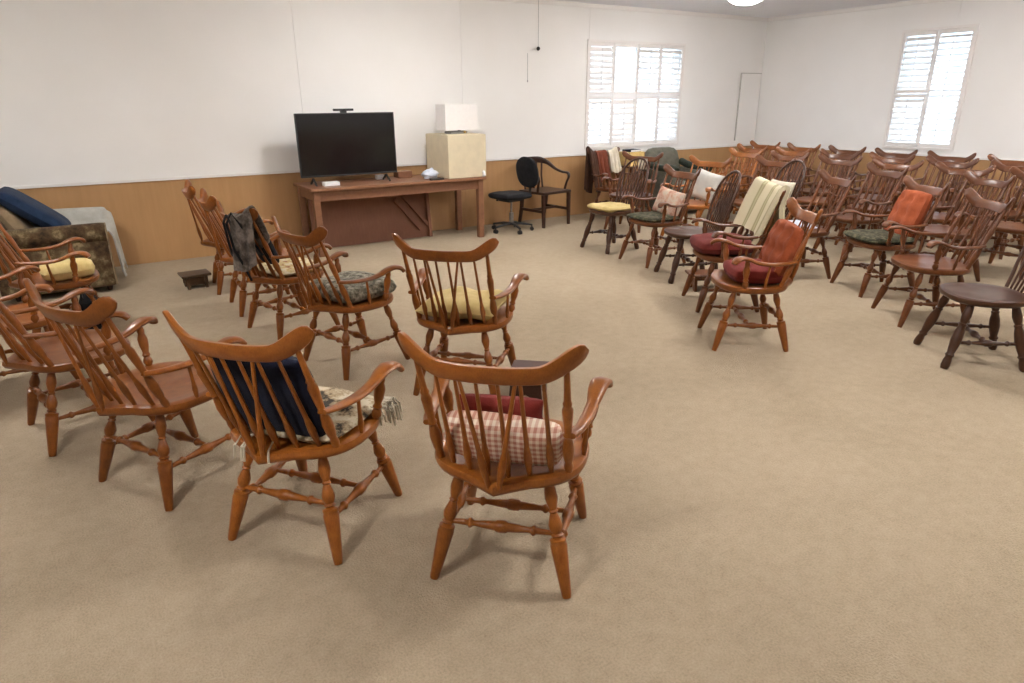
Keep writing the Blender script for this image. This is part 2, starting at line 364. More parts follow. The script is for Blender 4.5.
# ------------------------------------------------------------------ Windsor chairs
LEGP = [(0, .012), (.06, .014), (.13, .020), (.19, .0225), (.25, .017), (.285, .0125), (.30, .017), (.315, .0125), (.36, .019), (.41, .0245), (.45, .022), (.475, .0165), (.49, .0225), (.505, .0165),
        (.515, .0175), (.525, .0285), (.545, .0285), (.555, .0265), (.57, .0295), (.75, .0245), (.97, .0175), (1, .0155)]
LEGB_ = [(0, .014), (.08, .018), (.2, .023), (.28, .019), (.31, .015), (.33, .021), (.36, .017), (.45, .024), (.58, .0265), (.68, .022), (.76, .0175), (.79, .023), (.82, .017), (.88, .021), (.95, .022), (1, .017)]
LEGB = [(t_, r_*1.2) for t_, r_ in LEGB_]
STRP = [(0, .008), (.15, .011), (.185, .012), (.195, .017), (.215, .018), (.235, .012), (.25, .010), (.36, .0145), (.44, .017), (.455, .0215), (.5, .0225), (.545, .0215), (.56, .017), (.64, .0145), (.75, .010), (.765, .012), (.785, .018), (.805, .017), (.815, .012), (.85, .011), (1, .008)]
SPIN = [(0, .0075), (.06, .009), (.13, .012), (.22, .0145), (.30, .0115), (.36, .0085), (1, .006)]
POST = [(0, .0125), (.07, .016), (.12, .013), (.15, .017), (.26, .0205), (.34, .016), (.38, .0125), (.40, .017), (.42, .0125), (.55, .0165), (.64, .018), (.68, .0125), (.70, .0155), (.72, .0115), (1, .009)]
ARMP = [(0, .012), (.08, .015), (.13, .021), (.2, .019), (.26, .013), (.30, .019), (.36, .013), (.52, .0205), (.68, .022), (.80, .014), (.86, .017), (1, .011)]

def seat_mb(a, yf, yr, ztop, thk, tail=0., n=40, pw=2.5, front_w=1.0):
    yc = (yf+yr)/2; b = (yf-yr)/2; out = []
    for j in range(n):
        t = 2*math.pi*j/n; c, s = math.cos(t), math.sin(t)
        x = a*math.copysign(abs(c)**(2/pw), c); y = yc+b*math.copysign(abs(s)**(2/pw), s)
        if y > yc: x *= 1+(front_w-1)*(y-yc)/b
        if tail and y < yc: y -= tail*math.exp(-(x/.065)**2)
        out.append((x, y))
    def ring(k, z, dish=0):
        r = []
        for x, y in out:
            xx, yy = x*k, yc+(y-yc)*k
            zz = z
            if dish: zz = z - dish*(1-k**3)*(1 - .55*max(0, (yy-yc)/b)*math.exp(-(xx/.06)**2)) - .006*max(0, (yy-yc)/b-.5)
            r.append((xx, yy, zz))
        return r
    mb = MB()
    R = [ring(.05, ztop-thk), ring(.90, ztop-thk), ring(.975, ztop-thk+.010), ring(1, ztop-thk*.45), ring(.985, ztop-.006, .002), ring(.93, ztop, .004),
         ring(.8, ztop, .018), ring(.55, ztop, .019), ring(.25, ztop, .018), ring(.02, ztop, .018)]
    return mb.rings(R)

def crest_pt(s):
    """centre line of the comb crest, s in [-1,1]: returns (x, y, zbottom, ztop)"""
    a = abs(s); x = .286*s; y = -.362+.098*a**2.2
    zt = .886+.072*sm(.50, 1.0, a); zb = zt-.062-.012*sm(.5, .8, a)*(1-sm(.85, 1, a))
    return x, y, zb, zt
def crest_mb():
    mb = MB(); R = []; n = 30; rk = .38
    for i in range(n+1):
        s = -1+2*i/n; s = math.copysign(1-(1-abs(s))**1.25, s) if abs(s) > .0 else 0
        x, y, zb, zt = crest_pt(s); a = abs(s)
        k = 1 if a < .90 else math.sqrt(max(.03, 1-((a-.90)/.102)**2)); zm = (zb+zt)/2+.0; hh = (zt-zb)/2*k
        th = .011 if a < .9 else .011*max(.4, k)
        dx = 2.2*.098*a**1.2*(1 if s > 0 else -1)/.286
        nrm = Vector((-dx, 1, 0)).normalized()
        ring = []
        for (u, v) in ((-1, -.85), (-1, .8), (-.6, 1), (.6, 1), (1, .8), (1, -.85), (.6, -1), (-.6, -1)):
            z = zm+hh*v; lean = -(z-.85)*rk + .05*sm(.6, 1, a)*0
            ring.append(Vector((x, y+lean, z))+nrm*(th*u))
        R.append(ring)
    return mb.rings(R)
def crest_attach(s, f=.06):
    x, y, zb, zt = crest_pt(s); z = zb+.012; return (x, y-(z-.85)*.38, z)

def comb_chair_parts(mat):
    P = []
    P.append(('seat', seat_mb(.274, .235, -.245, .447, .050, tail=.062)))
    tops = {(1, 1): (.175, .125), (-1, 1): (-.175, .125), (1, -1): (.150, -.14), (-1, -1): (-.150, -.14)}; feet = {}
    def legpt(k, z):
        t = (.41-z)/.41; tx, ty = tops[k]; fx, fy = .238*k[0], .238*k[1]; return Vector((tx+(fx-tx)*t, ty+(fy-ty)*t, z))
    for k in tops: P.append(('leg', MB().lathe(legpt(k, .415), legpt(k, 0), LEGP, 12)))
    for sx in (1, -1): P.append(('side_stretcher', MB().lathe(legpt((sx, -1), .165), legpt((sx, 1), .175), STRP, 8)))
    a = (legpt((-1, -1), .165)+legpt((-1, 1), .175))/2; b = (legpt((1, -1), .165)+legpt((1, 1), .175))/2
    P.append(('centre_stretcher', MB().lathe(a+Vector((0, .02, 0)), b+Vector((0, .02, 0)), STRP, 8)))
    P.append(('rear_stretcher', MB().lathe(legpt((-1, -1), .215), legpt((1, -1), .215), STRP, 8)))
    for sx in (1, -1):
        P.append(('back_post', MB().lathe((.222*sx, -.145, .432), crest_attach(.80*sx), POST, 10)))
    for i in range(6):
        u = (i-2.5)/2.5; bx = .168*u; by = -.222+.055*u*u
        P.append(('spindle', MB().lathe((bx, by, .43), crest_attach(.575*u), SPIN, 8)))
    for sx in (1, -1):
        P.append(('brace_spindle', MB().lathe((.016*sx, -.288, .43), crest_attach(.30*sx), SPIN, 8)))
    P.append(('crest_rail', crest_mb()))
    for sx in (1, -1):
        path = catmull([(.236*sx, -.222, .610), (.254*sx, -.15, .602), (.270*sx, -.05, .600), (.279*sx, .03, .612), (.285*sx, .085, .634), (.293*sx, .135, .645), (.307*sx, .172, .636), (.317*sx, .190, .614)], 5)
        n = len(path); wd = lerp_list([.030, .038, .048, .046, .064, .074, .062, .042], n); tk = lerp_list([.020, .021, .023, .024, .025, .026, .028, .024], n)
        P.append(('arm', MB().sweep(path, wd, tk)))
        P.append(('arm_post', MB().lathe((.248*sx, .085, .432), (.285*sx, .098, .632), ARMP, 10)))
        P.append(('arm_spindle', MB().lathe((.258*sx, -.035, .432), (.270*sx, -.055, .598), [(0, .007), (.3, .012), (.5, .008), (1, .007)], 8)))
    return [(n_, mb.mesh(n_, mat)) for n_, mb in P]

def hoop_pt(u):
    """bow-back hoop, u in [0,1] from left seat corner over the top to the right"""
    a = math.pi*(1-u) ; H = .555
    if u < .28: t = u/.28; x = -(.165+.045*math.sin(t*math.pi/2)); v = .30*t
    elif u > .72: t = (1-u)/.28; x = .165+.045*math.sin(t*math.pi/2); v = .30*t
    else:
        t = (u-.28)/.44; ang = math.pi*(1-t); x = .21*math.cos(ang); v = .30+(H-.30)*math.sin(ang)**.85
    return x, v
def back_pos(x, v): return Vector((x, -.195-.30*v-.03*(1-(x/.21)**2)*min(1, v/.2+.5)+.0, .44+v*.955))
def bow_chair_parts(mat):
    P = [('seat', seat_mb(.236, .232, -.225, .447, .046, tail=0, pw=2.4, front_w=1.06))]
    tops = {(1, 1): (.150, .125), (-1, 1): (-.150, .125), (1, -1): (.115, -.13), (-1, -1): (-.115, -.13)}
    def legpt(k, z):
        t = (.41-z)/.41; tx, ty = tops[k]; fx, fy = (.225 if k[1] > 0 else .20)*k[0], .232*k[1]; return Vector((tx+(fx-tx)*t, ty+(fy-ty)*t, z))
    for k in tops: P.append(('leg', MB().lathe(legpt(k, .415), legpt(k, 0), LEGB, 12)))
    for sx in (1, -1): P.append(('side_stretcher', MB().lathe(legpt((sx, -1), .165), legpt((sx, 1), .165), STRP, 8)))
    a = (legpt((-1, -1), .165)+legpt((-1, 1), .165))/2; b = (legpt((1, -1), .165)+legpt((1, 1), .165))/2
    P.append(('centre_stretcher', MB().lathe(a, b, STRP, 8)))
    pts = [back_pos(*hoop_pt(i/40)) for i in range(41)]
    # round hoop section
    R = []
    for i, q in enumerate(pts):
        t = (pts[min(i+1, 40)]-pts[max(i-1, 0)]).normalized(); nb = Vector((0, 1, .3)).normalized(); sd = t.cross(nb).normalized()
        R.append([q+sd*(.0125*math.cos(2*math.pi*j/10))+nb*(.011*math.sin(2*math.pi*j/10)) for j in range(10)])
    P.append(('bow', MB().rings(R)))
    for i in range(8):
        u = (i-3.5)/3.5; bx = .125*u; xt = .182*u
        v = .30+(.555-.30)*math.sin(math.acos(max(-1, min(1, xt/.21))))**.85
        P.append(('spindle', MB().lathe(back_pos(bx, .0)+Vector((0, 0, -.01)), back_pos(xt, v), [(0, .007), (.25, .0075), (.45, .0125), (.6, .008), (1, .0055)], 8)))
    return [(n_, mb.mesh(n_, mat)) for n_, mb in P]

PROTO = {}; POSE = {}
def chair(kind, mat, pos, facing, label, group=None, name=None, skip=()):
    key = (kind, mat)
    if key not in PROTO: PROTO[key] = (comb_chair_parts if kind == 'comb' else bow_chair_parts)(mat)
    rz = math.radians(facing-90)
    t = empty(name or ('comb_back_armchair' if kind == 'comb' else 'bow_back_chair'), label, 'chair', (pos[0], pos[1], 0), rz, group)
    for n_, me in PROTO[key]: link(n_, me, t)
    POSE[t.name] = (pos[0], pos[1], rz); return t

# things laid on a chair are built in that chair's frame and stand as things of their own
def place(o, ch):
    p_ = POSE[ch.name]; o.location = (p_[0], p_[1], 0); o.rotation_euler = (0, 0, p_[2]); return o

def pillow_mb(w, h, t, n=16, corner=.06, tufts=(), pw=4, wob=.006, seed=0, box=False):
    mb = MB()
    def pt(i, j, sg):
        u = -1+2*i/n; v = -1+2*j/n
        u = math.sin(u*math.pi/2)*.55+u*.45; v = math.sin(v*math.pi/2)*.55+v*.45
        e = max(0, (1-abs(u)**pw))*max(0, (1-abs(v)**pw)); e = e**(.30 if box else .5)
        # rounded corners / pinched sides
        x = w/2*u*(1-corner*(v*v)*(1 if box else -.3)*abs(u)); y = h/2*v*(1-corner*(u*u)*(1 if box else -.3)*abs(v))
        if not box: x *= 1-.05*(1-v*v); y *= 1-.05*(1-u*u)
        z = sg*t/2*e
        for (tx, ty) in tufts: z *= 1-.7*math.exp(-(((x-tx)/.034)**2+((y-ty)/.034)**2))
        z += wob*e*noise.noise(Vector((x*9+seed, y*9, sg*2)))
        return (x, y, z)
    N = n+1; V = [pt(i, j, 1) for i in range(N) for j in range(N)]+[pt(i, j, -1) for i in range(N) for j in range(N)]
    F = []
    for i in range(n):
        for j in range(n):
            a = i*N+j; F.append((a, a+N, a+N+1, a+1)); b = a+N*N; F.append((b, b+1, b+N+1, b+N))
    for i in range(n):   # join edges (coincident rims)
        for (a, b) in (((i)*N, (i+1)*N), ((i+1)*N+n, i*N+n), (i+1, i), (n*N+i, n*N+i+1)):
            F.append((a, a+N*N, b+N*N, b))
    return mb.add(V, F)
LEAN = Vector((0, -.135, .40)).normalized(); NRM = Vector((0, .40, .135)).normalized(); BASE = Vector((0, -.235, .445))
def back_frame(up, fwd, x=0, roll=0, tilt=0):
    """matrix: local XY of a cushion -> leaning on the spindles; up = distance of its centre up the back"""
    c = BASE+LEAN*up+NRM*fwd; X = Vector((1, 0, 0)); c.x += x
    R = Matrix((X, LEAN, X.cross(LEAN))).transposed()
    m4 = R.to_4x4(); m4.translation = c
    return m4 @ Matrix.Rotation(roll, 4, 'Z') @ Matrix.Rotation(tilt, 4, 'X')
def seat_frame(x=0, y=0, z=0, rz=0, rx=0):
    return Matrix.Translation((x, y, z)) @ Matrix.Rotation(rz, 4, 'Z') @ Matrix.Rotation(rx, 4, 'X')
def seat_pad(name, ch, mat, label, w=.42, h=.40, t=.07, y=.0, x=0, rz=0, cat='cushion', tufts=(), box=True, seed=0, z=0, group=None, corner=.12, wob=.008):
    mb = pillow_mb(w, h, t, tufts=tufts, box=box, seed=seed, corner=corner, wob=wob).xf(seat_frame(x, y, .440+t/2+z, rz))
    return place(obj(name, mb, mat, label=label, cat=cat, group=group), ch)
def back_cushion(name, ch, mat, label, w=.42, h=.44, t=.11, up=None, fwd=None, x=0, roll=0, tilt=0, tufts=(), box=False, seed=0, cat='cushion', corner=.06):
    up = up if up is not None else h/2-.015; fwd = fwd if fwd is not None else t/2+.052
    mb = pillow_mb(w, h, t, tufts=tufts, box=box, seed=seed, corner=corner).xf(back_frame(up, fwd, x, roll, tilt))
    return place(obj(name, mb, mat, label=label, cat=cat), ch)
def cloth_grid(f, nu, nv, thick=.008):
    """closed thin cloth from surface function f(u,v)"""
    P = [[Vector(f(i/nu, j/nv)) for j in range(nv+1)] for i in range(nu+1)]
    Nn = []
    for i in range(nu+1):
        r = []
        for j in range(nv+1):
            a = P[min(i+1, nu)][j]-P[max(i-1, 0)][j]; b = P[i][min(j+1, nv)]-P[i][max(j-1, 0)]
            c = a.cross(b); r.append(c.normalized() if c.length > 1e-9 else Vector((0, 0, 1)))
        Nn.append(r)
    V = [P[i][j]+Nn[i][j]*thick/2 for i in range(nu+1) for j in range(nv+1)]+[P[i][j]-Nn[i][j]*thick/2 for i in range(nu+1) for j in range(nv+1)]
    N = nv+1; T = N*(nu+1); F = []
    for i in range(nu):
        for j in range(nv):
            a = i*N+j; F.append((a, a+N, a+N+1, a+1)); b = a+T; F.append((b, b+1, b+N+1, b+N))
    for i in range(nu): F.append((i*N, i*N+T, (i+1)*N+T, (i+1)*N)); F.append(((i+1)*N+nv, (i+1)*N+nv+T, i*N+nv+T, i*N+nv))
    for j in range(nv): F.append((j+1, j+1+T, j+T, j)); F.append((nu*N+j, nu*N+j+T, nu*N+j+1+T, nu*N+j+1))
    return MB().add(V, F)
def path_at(pts, t):
    L = [0]
    for a, b in zip(pts[:-1], pts[1:]): L.append(L[-1]+(Vector(b)-Vector(a)).length)
    d = t*L[-1]
    for i in range(len(pts)-1):
        if d <= L[i+1]+1e-9:
            k = (d-L[i])/max(1e-9, L[i+1]-L[i]); return Vector(pts[i]).lerp(Vector(pts[i+1]), k)
    return Vector(pts[-1])
def drape_over_crest(name, ch, mat, label, x0, x1, front, back, cat='blanket', skew=0., ripple=.010, thick=.012, seed=0, flat=False):
    def f(u, v):
        x = x0+(x1-x0)*u; s = max(-1, min(1, x/.286)); cx, cy, zb, zt = crest_pt(s)
        if flat: zt = .925+.045*(x/.286)**2; zb = min(zb, .83)
        y_t = cy-(zt-.85)*.38; y_b = cy-(zb-.85)*.38
        fr = front*(1+.12*math.sin(u*3+seed)); bk = back
        low = Vector((0, .33, -.94))
        pf = [Vector((0, y_b+.035, zb))+low*fr*.999, Vector((0, y_b+.032, zb)), Vector((0, y_t+.024, zt)), Vector((0, y_t+.004, zt+.018)), Vector((0, y_t-.022, zt)), Vector((0, y_b-.034, zb)), Vector((0, y_b-.05, zb-bk))]
        q = path_at(pf, v); r = ripple*math.sin(u*17+seed+v*2)*(abs(v-.5)*2)
        return (x+skew*(.5-v)*2*(1 if v < .5 else .3), q.y+r, q.z)
    return place(obj(name, cloth_grid(f, 24, 40, thick), mat, label=label, cat=cat), ch)
def tube(mb, pts, r, segs=5):
    pts = [Vector(q) for q in pts]; R = []
    for i, q in enumerate(pts):
        t = (pts[min(i+1, len(pts)-1)]-pts[max(i-1, 0)]).normalized(); a = t.orthogonal().normalized(); b = t.cross(a)
        R.append([q+(a*math.cos(2*math.pi*j/segs)+b*math.sin(2*math.pi*j/segs))*r for j in range(segs)])
    return mb.rings(R)

# ------------------------------------------------------------------ the ring of chairs, left side
G_RING = 'comb-back armchairs in the ring'
L1 = chair('comb', 'maple_light', (1.105, 1.80), 46, 'maple comb-back armchair holding a gingham cushion and a wine red pillow', G_RING)
L2 = chair('comb', 'maple_light', (.532, 2.386), 40, 'maple comb-back armchair holding a big navy cushion and a fringed knit', G_RING)
L3 = chair('comb', 'maple', (.103, 3.081), 29, 'bare maple comb-back armchair beside the chair with the navy cushion', G_RING)
L4 = chair('comb', 'maple', (-.24, 3.842), 13, 'bare maple comb-back armchair next but one to the navy cushion chair', G_RING)
L5 = chair('comb', 'maple', (-.55, 4.66), 8, 'maple comb-back armchair with a flowered cushion next to the yellow cushion chair', G_RING)
L6 = chair('comb', 'maple', (-.33, 5.58), 2, 'maple comb-back armchair with a rolled yellow cushion before the dark floral armchair', G_RING)
M1 = chair('comb', 'maple', (1.0, 6.36), -4, 'bare maple comb-back armchair nearest the tan wainscot, by the small footstool', G_RING)
M2 = chair('comb', 'maple', (1.03, 5.60), -1, 'bare maple comb-back armchair between the shawl chair and the wainscot end chair', G_RING)
M3 = chair('comb', 'maple', (1.075, 4.88), 14, 'maple comb-back armchair with a grey shawl and black bag hung on its back', G_RING)
M4 = chair('comb', 'maple', (1.248, 3.985), 15, 'maple comb-back armchair with a thick grey-olive patterned seat cushion', G_RING)
M5 = chair('comb', 'maple', (1.685, 3.26), 44, 'maple comb-back armchair with a soft pale yellow seat cushion', G_RING)
# right side
R1 = chair('bow', 'walnut', (4.85, 5.76), 181, 'dark bow-back side chair with a pale yellow seat pad')
R2 = chair('comb', 'shaded_brown', (4.807, 5.03), 174, 'brown comb-back armchair with a dark green pad and a peach pillow', G_RING)
R3 = chair('bow', 'walnut', (4.634, 4.364), 154, 'dark bow-back side chair with a bare shiny seat beside the maroon cushion')
R4 = chair('comb', 'shaded_brown', (4.211, 3.587), 148, 'brown comb-back armchair with a maroon seat cushion under the striped throw', G_RING)
R5 = chair('comb', 'maple', (3.674, 2.904), 145, 'brown comb-back armchair with rust orange back cushion and wine red seat cushion', G_RING)
R6 = chair('comb', 'shaded_brown', (5.58, 3.90), 155, 'brown comb-back armchair with a folded white and blue cloth on its seat', G_RING)
R7 = chair('comb', 'shaded_brown', (5.672, 3.161), 152, 'brown comb-back armchair with a tufted orange back cushion and dark green pad', G_RING)
R8 = chair('comb', 'shaded_brown', (5.194, 2.495), 143, 'bare brown comb-back armchair between the tufted orange cushion and the dark side chair', G_RING)
R9 = chair('bow', 'walnut', (4.629, 1.866), 138, 'bare dark side chair with stout turned legs at the open end of the ring')

# ------------------------------------------------------------------ chairs ranked behind
for y in (7.22, 6.52, 5.82, 5.12, 4.42, 3.72, 3.02):
    chair('comb', 'maple' if y > 5.9 else 'shaded_brown', (8.86, y), 180, 'comb-back armchair in the last row, backed up to the wall with the tall shuttered window', 'last row of comb-back armchairs')
for y in (6.84, 6.14, 5.44, 4.74, 4.04, 3.34):
    chair('comb', 'maple' if y > 6 else 'shaded_brown', (8.11, y), 180, 'comb-back armchair in the row just before the last one by the wall', 'second last row of comb-back armchairs')
for i, y in enumerate((6.34, 5.64, 4.94, 4.24, 3.54, 2.84)):
    chair('comb', 'maple_light' if i == 0 else 'shaded_brown', (7.36, y), 180, 'comb-back armchair in the third last row, two rows in front of the wall', 'third last row of comb-back armchairs')
C1 = chair('comb', 'maple_light', (5.95, 5.62), 190, 'golden comb-back armchair with an off-white pillow behind the dark bow-back chairs', G_RING)
C2 = chair('bow', 'walnut', (5.98, 4.66), 165, 'dark bow-back chair with a cream cushion behind the striped throw')
C3 = chair('comb', 'shaded_brown', (6.62, 4.02), 160, 'bare brown comb-back armchair behind the folded white and blue cloth', G_RING)
C4 = chair('comb', 'shaded_brown', (6.62, 3.10), 155, 'bare brown comb-back armchair behind the tufted orange cushion', G_RING)
chair('comb', 'shaded_brown', (6.58, 5.26), 178, 'bare brown comb-back armchair between the golden armchair and the bow-back with the cream cushion', G_RING)
C5 = chair('comb', 'shaded_brown', (5.85, 6.58), 205, 'brown comb-back armchair behind the yellow padded bow-back chair', G_RING)
C6 = chair('comb', 'shaded_brown', (6.18, 7.28), 268, 'comb-back armchair under the shuttered window with dark red coats over its back', G_RING)

# ------------------------------------------------------------------ cushions, pads, throws
back_cushion('gingham_cushion', L1, 'gingham', 'red and white gingham cushion on edge against the chair spindles', w=.41, h=.165, t=.11, up=.060, fwd=.112, box=True, roll=-.05)
back_cushion('wine_red_pillow', L1, 'wine', 'wine red pillow leaning in front of the gingham cushion', w=.30, h=.19, t=.09, up=.055, fwd=.21, x=-.025, roll=.02)
back_cushion('navy_cushion', L2, 'navy', 'large square navy cushion filling the back of the fringed knit chair', w=.40, h=.375, t=.09, up=.165, fwd=.102, box=True, roll=-.03)
kn = seat_pad('knitted_seat_mat', L2, 'knit', 'cream and dark knitted seat mat with long pale tassels', w=.47, h=.42, t=.045, y=.02, cat='seat mat', wob=.02)
mb = MB(); rnd = random.Random(3)
for cx, cy, n, dx in ((.225, .15, 18, 1), (-.225, -.06, 10, -1), (-.03, -.205, 4, 0)):
    for k in range(n):
        y = cy+rnd.uniform(-.05, .05) if dx else cy; x = cx+rnd.uniform(-.01, .01) if dx else cx+rnd.uniform(-.1, .1)
        o1 = rnd.uniform(.03, .07); dn = rnd.uniform(.02, .06)
        ox, oy = (dx*o1, rnd.uniform(-.02, .03)) if dx else (rnd.uniform(-.02, .02), -.075)
        tube(mb, [(x, y, .475), (x+ox*.7, y+oy*.5, .478), (x+ox, y+oy, .455), (x+ox*1.15, y+oy*1.1, .455-dn)], .0045)
link('fringe', mb.mesh('fringe', 'cream'), kn, kind='stuff')
seat_pad('patterned_seat_cushion', M4, 'greypad', 'thick grey-olive patterned seat cushion on a maple armchair', w=.46, h=.44, t=.11, y=.02, seed=3, wob=.02)
seat_pad('yellow_seat_cushion', M5, 'yellow', 'soft pale yellow seat cushion under the arms of a maple armchair', w=.44, h=.40, t=.12, y=.0, box=False, seed=5, wob=.025)
seat_pad('floral_seat_pad', M3, 'floral', 'yellow and rust flowered seat pad on the shawl chair', w=.42, h=.40, t=.05, y=.02)
drape_over_crest('grey_shawl', M3, 'greyshawl', 'mottled grey and black shawl hung over a maple chair back', .05, .26, .16, .30, 'shawl', seed=1)
bag = empty('shoulder_bag', 'black shoulder bag hanging by its strap inside the shawl chair', 'bag'); place(bag, M3); POSE[bag.name] = POSE[M3.name]
obj('bag_body', pillow_mb(.22, .20, .08, box=True).xf(back_frame(.16, .11, .08)), 'blackfab', bag)
st = MB(); tube(st, [(.02, -.25, .62), (.06, -.36, .80), (.10, -.425, .90), (.12, -.455, .86), (.10, -.43, .70), (.0, -.38, .62), (-.06, -.33, .56)], .009, 6)
tube(st, [(.18, -.25, .62), (.17, -.37, .84), (.17, -.42, .92), (.175, -.46, .86), (.165, -.43, .68), (.15, -.37, .55), (.13, -.33, .45)], .009, 6)
obj('bag_strap', st, 'blackfab', bag)
back_cushion('flowered_cushion', L5, 'floral', 'flowered cushion lying on the seat next to the yellow cushion chair', w=.36, h=.30, t=.09)
seat_pad('rolled_yellow_cushion', L6, 'yellow', 'rolled pale yellow cushion on a maple seat before the dark floral armchair', w=.26, h=.33, t=.12, y=.05, x=.06, box=True, rz=.1, seed=8)
bg_ = empty('black_tote_bag', 'black tote bag on the carpet under the yellow cushion chair', 'bag', (-.205, 5.58, 0), math.pi/2)
R_ = [[(cx*k, cy*k2, z) for cx, cy in ((-.17, -.07), (.17, -.07), (.18, 0), (.17, .07), (-.17, .07), (-.18, 0))] for k, k2, z in ((.9, .9, 0), (1, 1, .05), (1, 1, .18), (.95, .6, .26), (.8, .2, .275))]
obj('bag_body', MB().rings(R_), 'blackfab', bg_)
hd = MB()
for sy in (-.02, .02): tube(hd, catmull([(-.07, sy, .26), (-.05, sy*1.5, .33), (.05, sy*1.5, .33), (.07, sy, .26)], 5), .007)
obj('bag_handle', hd, 'black', bg_)

seat_pad('yellow_seat_pad', R1, 'yellow', 'pale yellow scalloped pad on the dark bow-back chair', w=.44, h=.43, t=.06, y=.01, wob=.02, seed=11)
seat_pad('green_seat_pad', R2, 'greenpad', 'thin dark green patterned pad under the peach pillow', w=.45, h=.42, t=.05, y=.02)
back_cushion('peach_pillow', R2, 'peach', 'faded peach patterned pillow leaning on a brown chair back', w=.40, h=.27, t=.12, roll=.10)
seat_pad('maroon_seat_cushion', R4, 'maroon', 'plump maroon velvet seat cushion on the striped throw chair', w=.47, h=.46, t=.12, y=.03, box=True, seed=4)
drape_over_crest('striped_throw', R4, 'stripes', 'cream and olive striped wool throw draped over a chair back', -.26, .285, .27, .22, 'blanket', ripple=.010, thick=.030, seed=2, flat=True)
seat_pad('red_seat_cushion', R5, 'wine', 'wine red seat cushion below the rust orange back cushion', w=.42, h=.36, t=.11, y=-.03, box=True, seed=6)
tf = [(x*.13, y*.12) for x in (-1, 0, 1) for y in (-1, 0, 1)]
back_cushion('orange_back_cushion', R5, 'orange', 'rust orange back cushion above the wine red seat cushion', w=.41, h=.37, t=.12, up=.178, tufts=tf, box=True)
back_cushion('tufted_orange_cushion', R7, 'orange', 'tufted orange back cushion above a dark green seat pad', w=.38, h=.40, t=.10, up=.195, tufts=tf, box=True)
seat_pad('dark_green_seat_pad', R7, 'greenpad', 'dark green patterned seat pad below the tufted orange cushion', w=.50, h=.45, t=.06, y=.02)
fc = MB()
for k, (dx, dz) in enumerate(((0, 0), (.01, .022))): fc.add(*(lambda q: (q.v, q.f))(pillow_mb(.30-.02*k, .24, .03, box=True, seed=k).xf(seat_frame(dx, .02, .460+dz, .2))))
place(obj('folded_cloth', fc, 'bluewhite', label='folded white and blue cloth on a brown armchair seat', cat='cloth'), R6)
back_cushion('off_white_pillow', C1, 'whitecloth', 'off-white pillow on the golden armchair behind the dark bow-back chairs', w=.36, h=.34, t=.12, up=.15, x=-.06, roll=.2, cat='pillow')
back_cushion('cream_cushion', C2, 'cream', 'cream cushion propped on the dark chair behind the striped throw', w=.38, h=.32, t=.10, up=.15)
drape_over_crest('rust_coat', C6, 'rust', 'dark rust red coat hung over the chair back under the window', -.08, .11, .36, .35, 'coat', ripple=.03, thick=.03, seed=3)
drape_over_crest('brown_coat', C6, 'darkbrown', 'dark brown coat hung beside the rust red coat under the window', .13, .27, .46, .5, 'coat', ripple=.02, thick=.03, seed=6)
drape_over_crest('cream_scarf', C6, 'cream', 'cream scarf hung beside the rust red coat under the window', -.24, -.11, .22, .25, 'scarf', thick=.02, seed=7)

hc = empty('hanging_card', 'small cream card with a black lower edge hung on the chair back under the window', 'card'); place(hc, C5)
obj('card', MB().box(-.06, .06, -.338, -.335, .70, .86), 'cream', hc, smooth=False)
obj('black_edge', MB().box(-.06, .06, -.3345, -.333, .70, .725).box(-.06, .06, -.345, -.3335, .86, .863), 'black', hc, smooth=False)

# ------------------------------------------------------------------ footstools
def footstool(loc, rz, label, mat, L=.30, D=.20, H=.17, group='little wooden footstools', solid=False):
    t = empty('footstool', label, 'footstool', (*loc, 0), math.radians(rz), group)
    bevel(obj('top', MB().box(-L/2, L/2, -D/2, D/2, H-.022, H), mat, t, smooth=False), .005)
    for sx in (-1, 1):
        x = sx*(L/2-.05); th = .011
        if solid: bevel(obj('side_panel', MB().box(-L/2+.03, L/2-.03, sx*(D/2-.04)-.009, sx*(D/2-.04)+.009, .03, H-.022), mat, t, smooth=False), .003)
        prof = [(-D*.46, 0), (-D*.22, 0), (-D*.12, .045), (0, .062), (D*.12, .045), (D*.22, 0), (D*.46, 0), (D*.40, H-.022), (-D*.40, H-.022)]
        n = len(prof); mb = MB().add([(x-th, a, b) for a, b in prof]+[(x+th, a, b) for a, b in prof],
            [tuple(range(n-1, -1, -1)), tuple(range(n, 2*n))]+[(i, (i+1) % n, n+(i+1) % n, n+i) for i in range(n)])
        obj('leg', mb, mat, t, smooth=False)
    bevel(obj('stretcher', MB().box(-L/2+.04, L/2-.04, -.012, .012, H-.075, H-.022), mat, t, smooth=False), .003)
    return t
footstool((.62, 6.56), 4, 'small dark wooden footstool alone on the carpet near the wainscot', 'stoolwood', .25, .21, .13, solid=True)
footstool((1.885, 2.90), 49, 'small red-brown footstool on the carpet before the gingham cushion chair', 'mahogany', .30, .21, .165)
footstool((4.47, 3.97), 150, 'low wooden footstool tucked under the bare shiny bow-back chair', 'shaded_brown', .34, .22, .15)

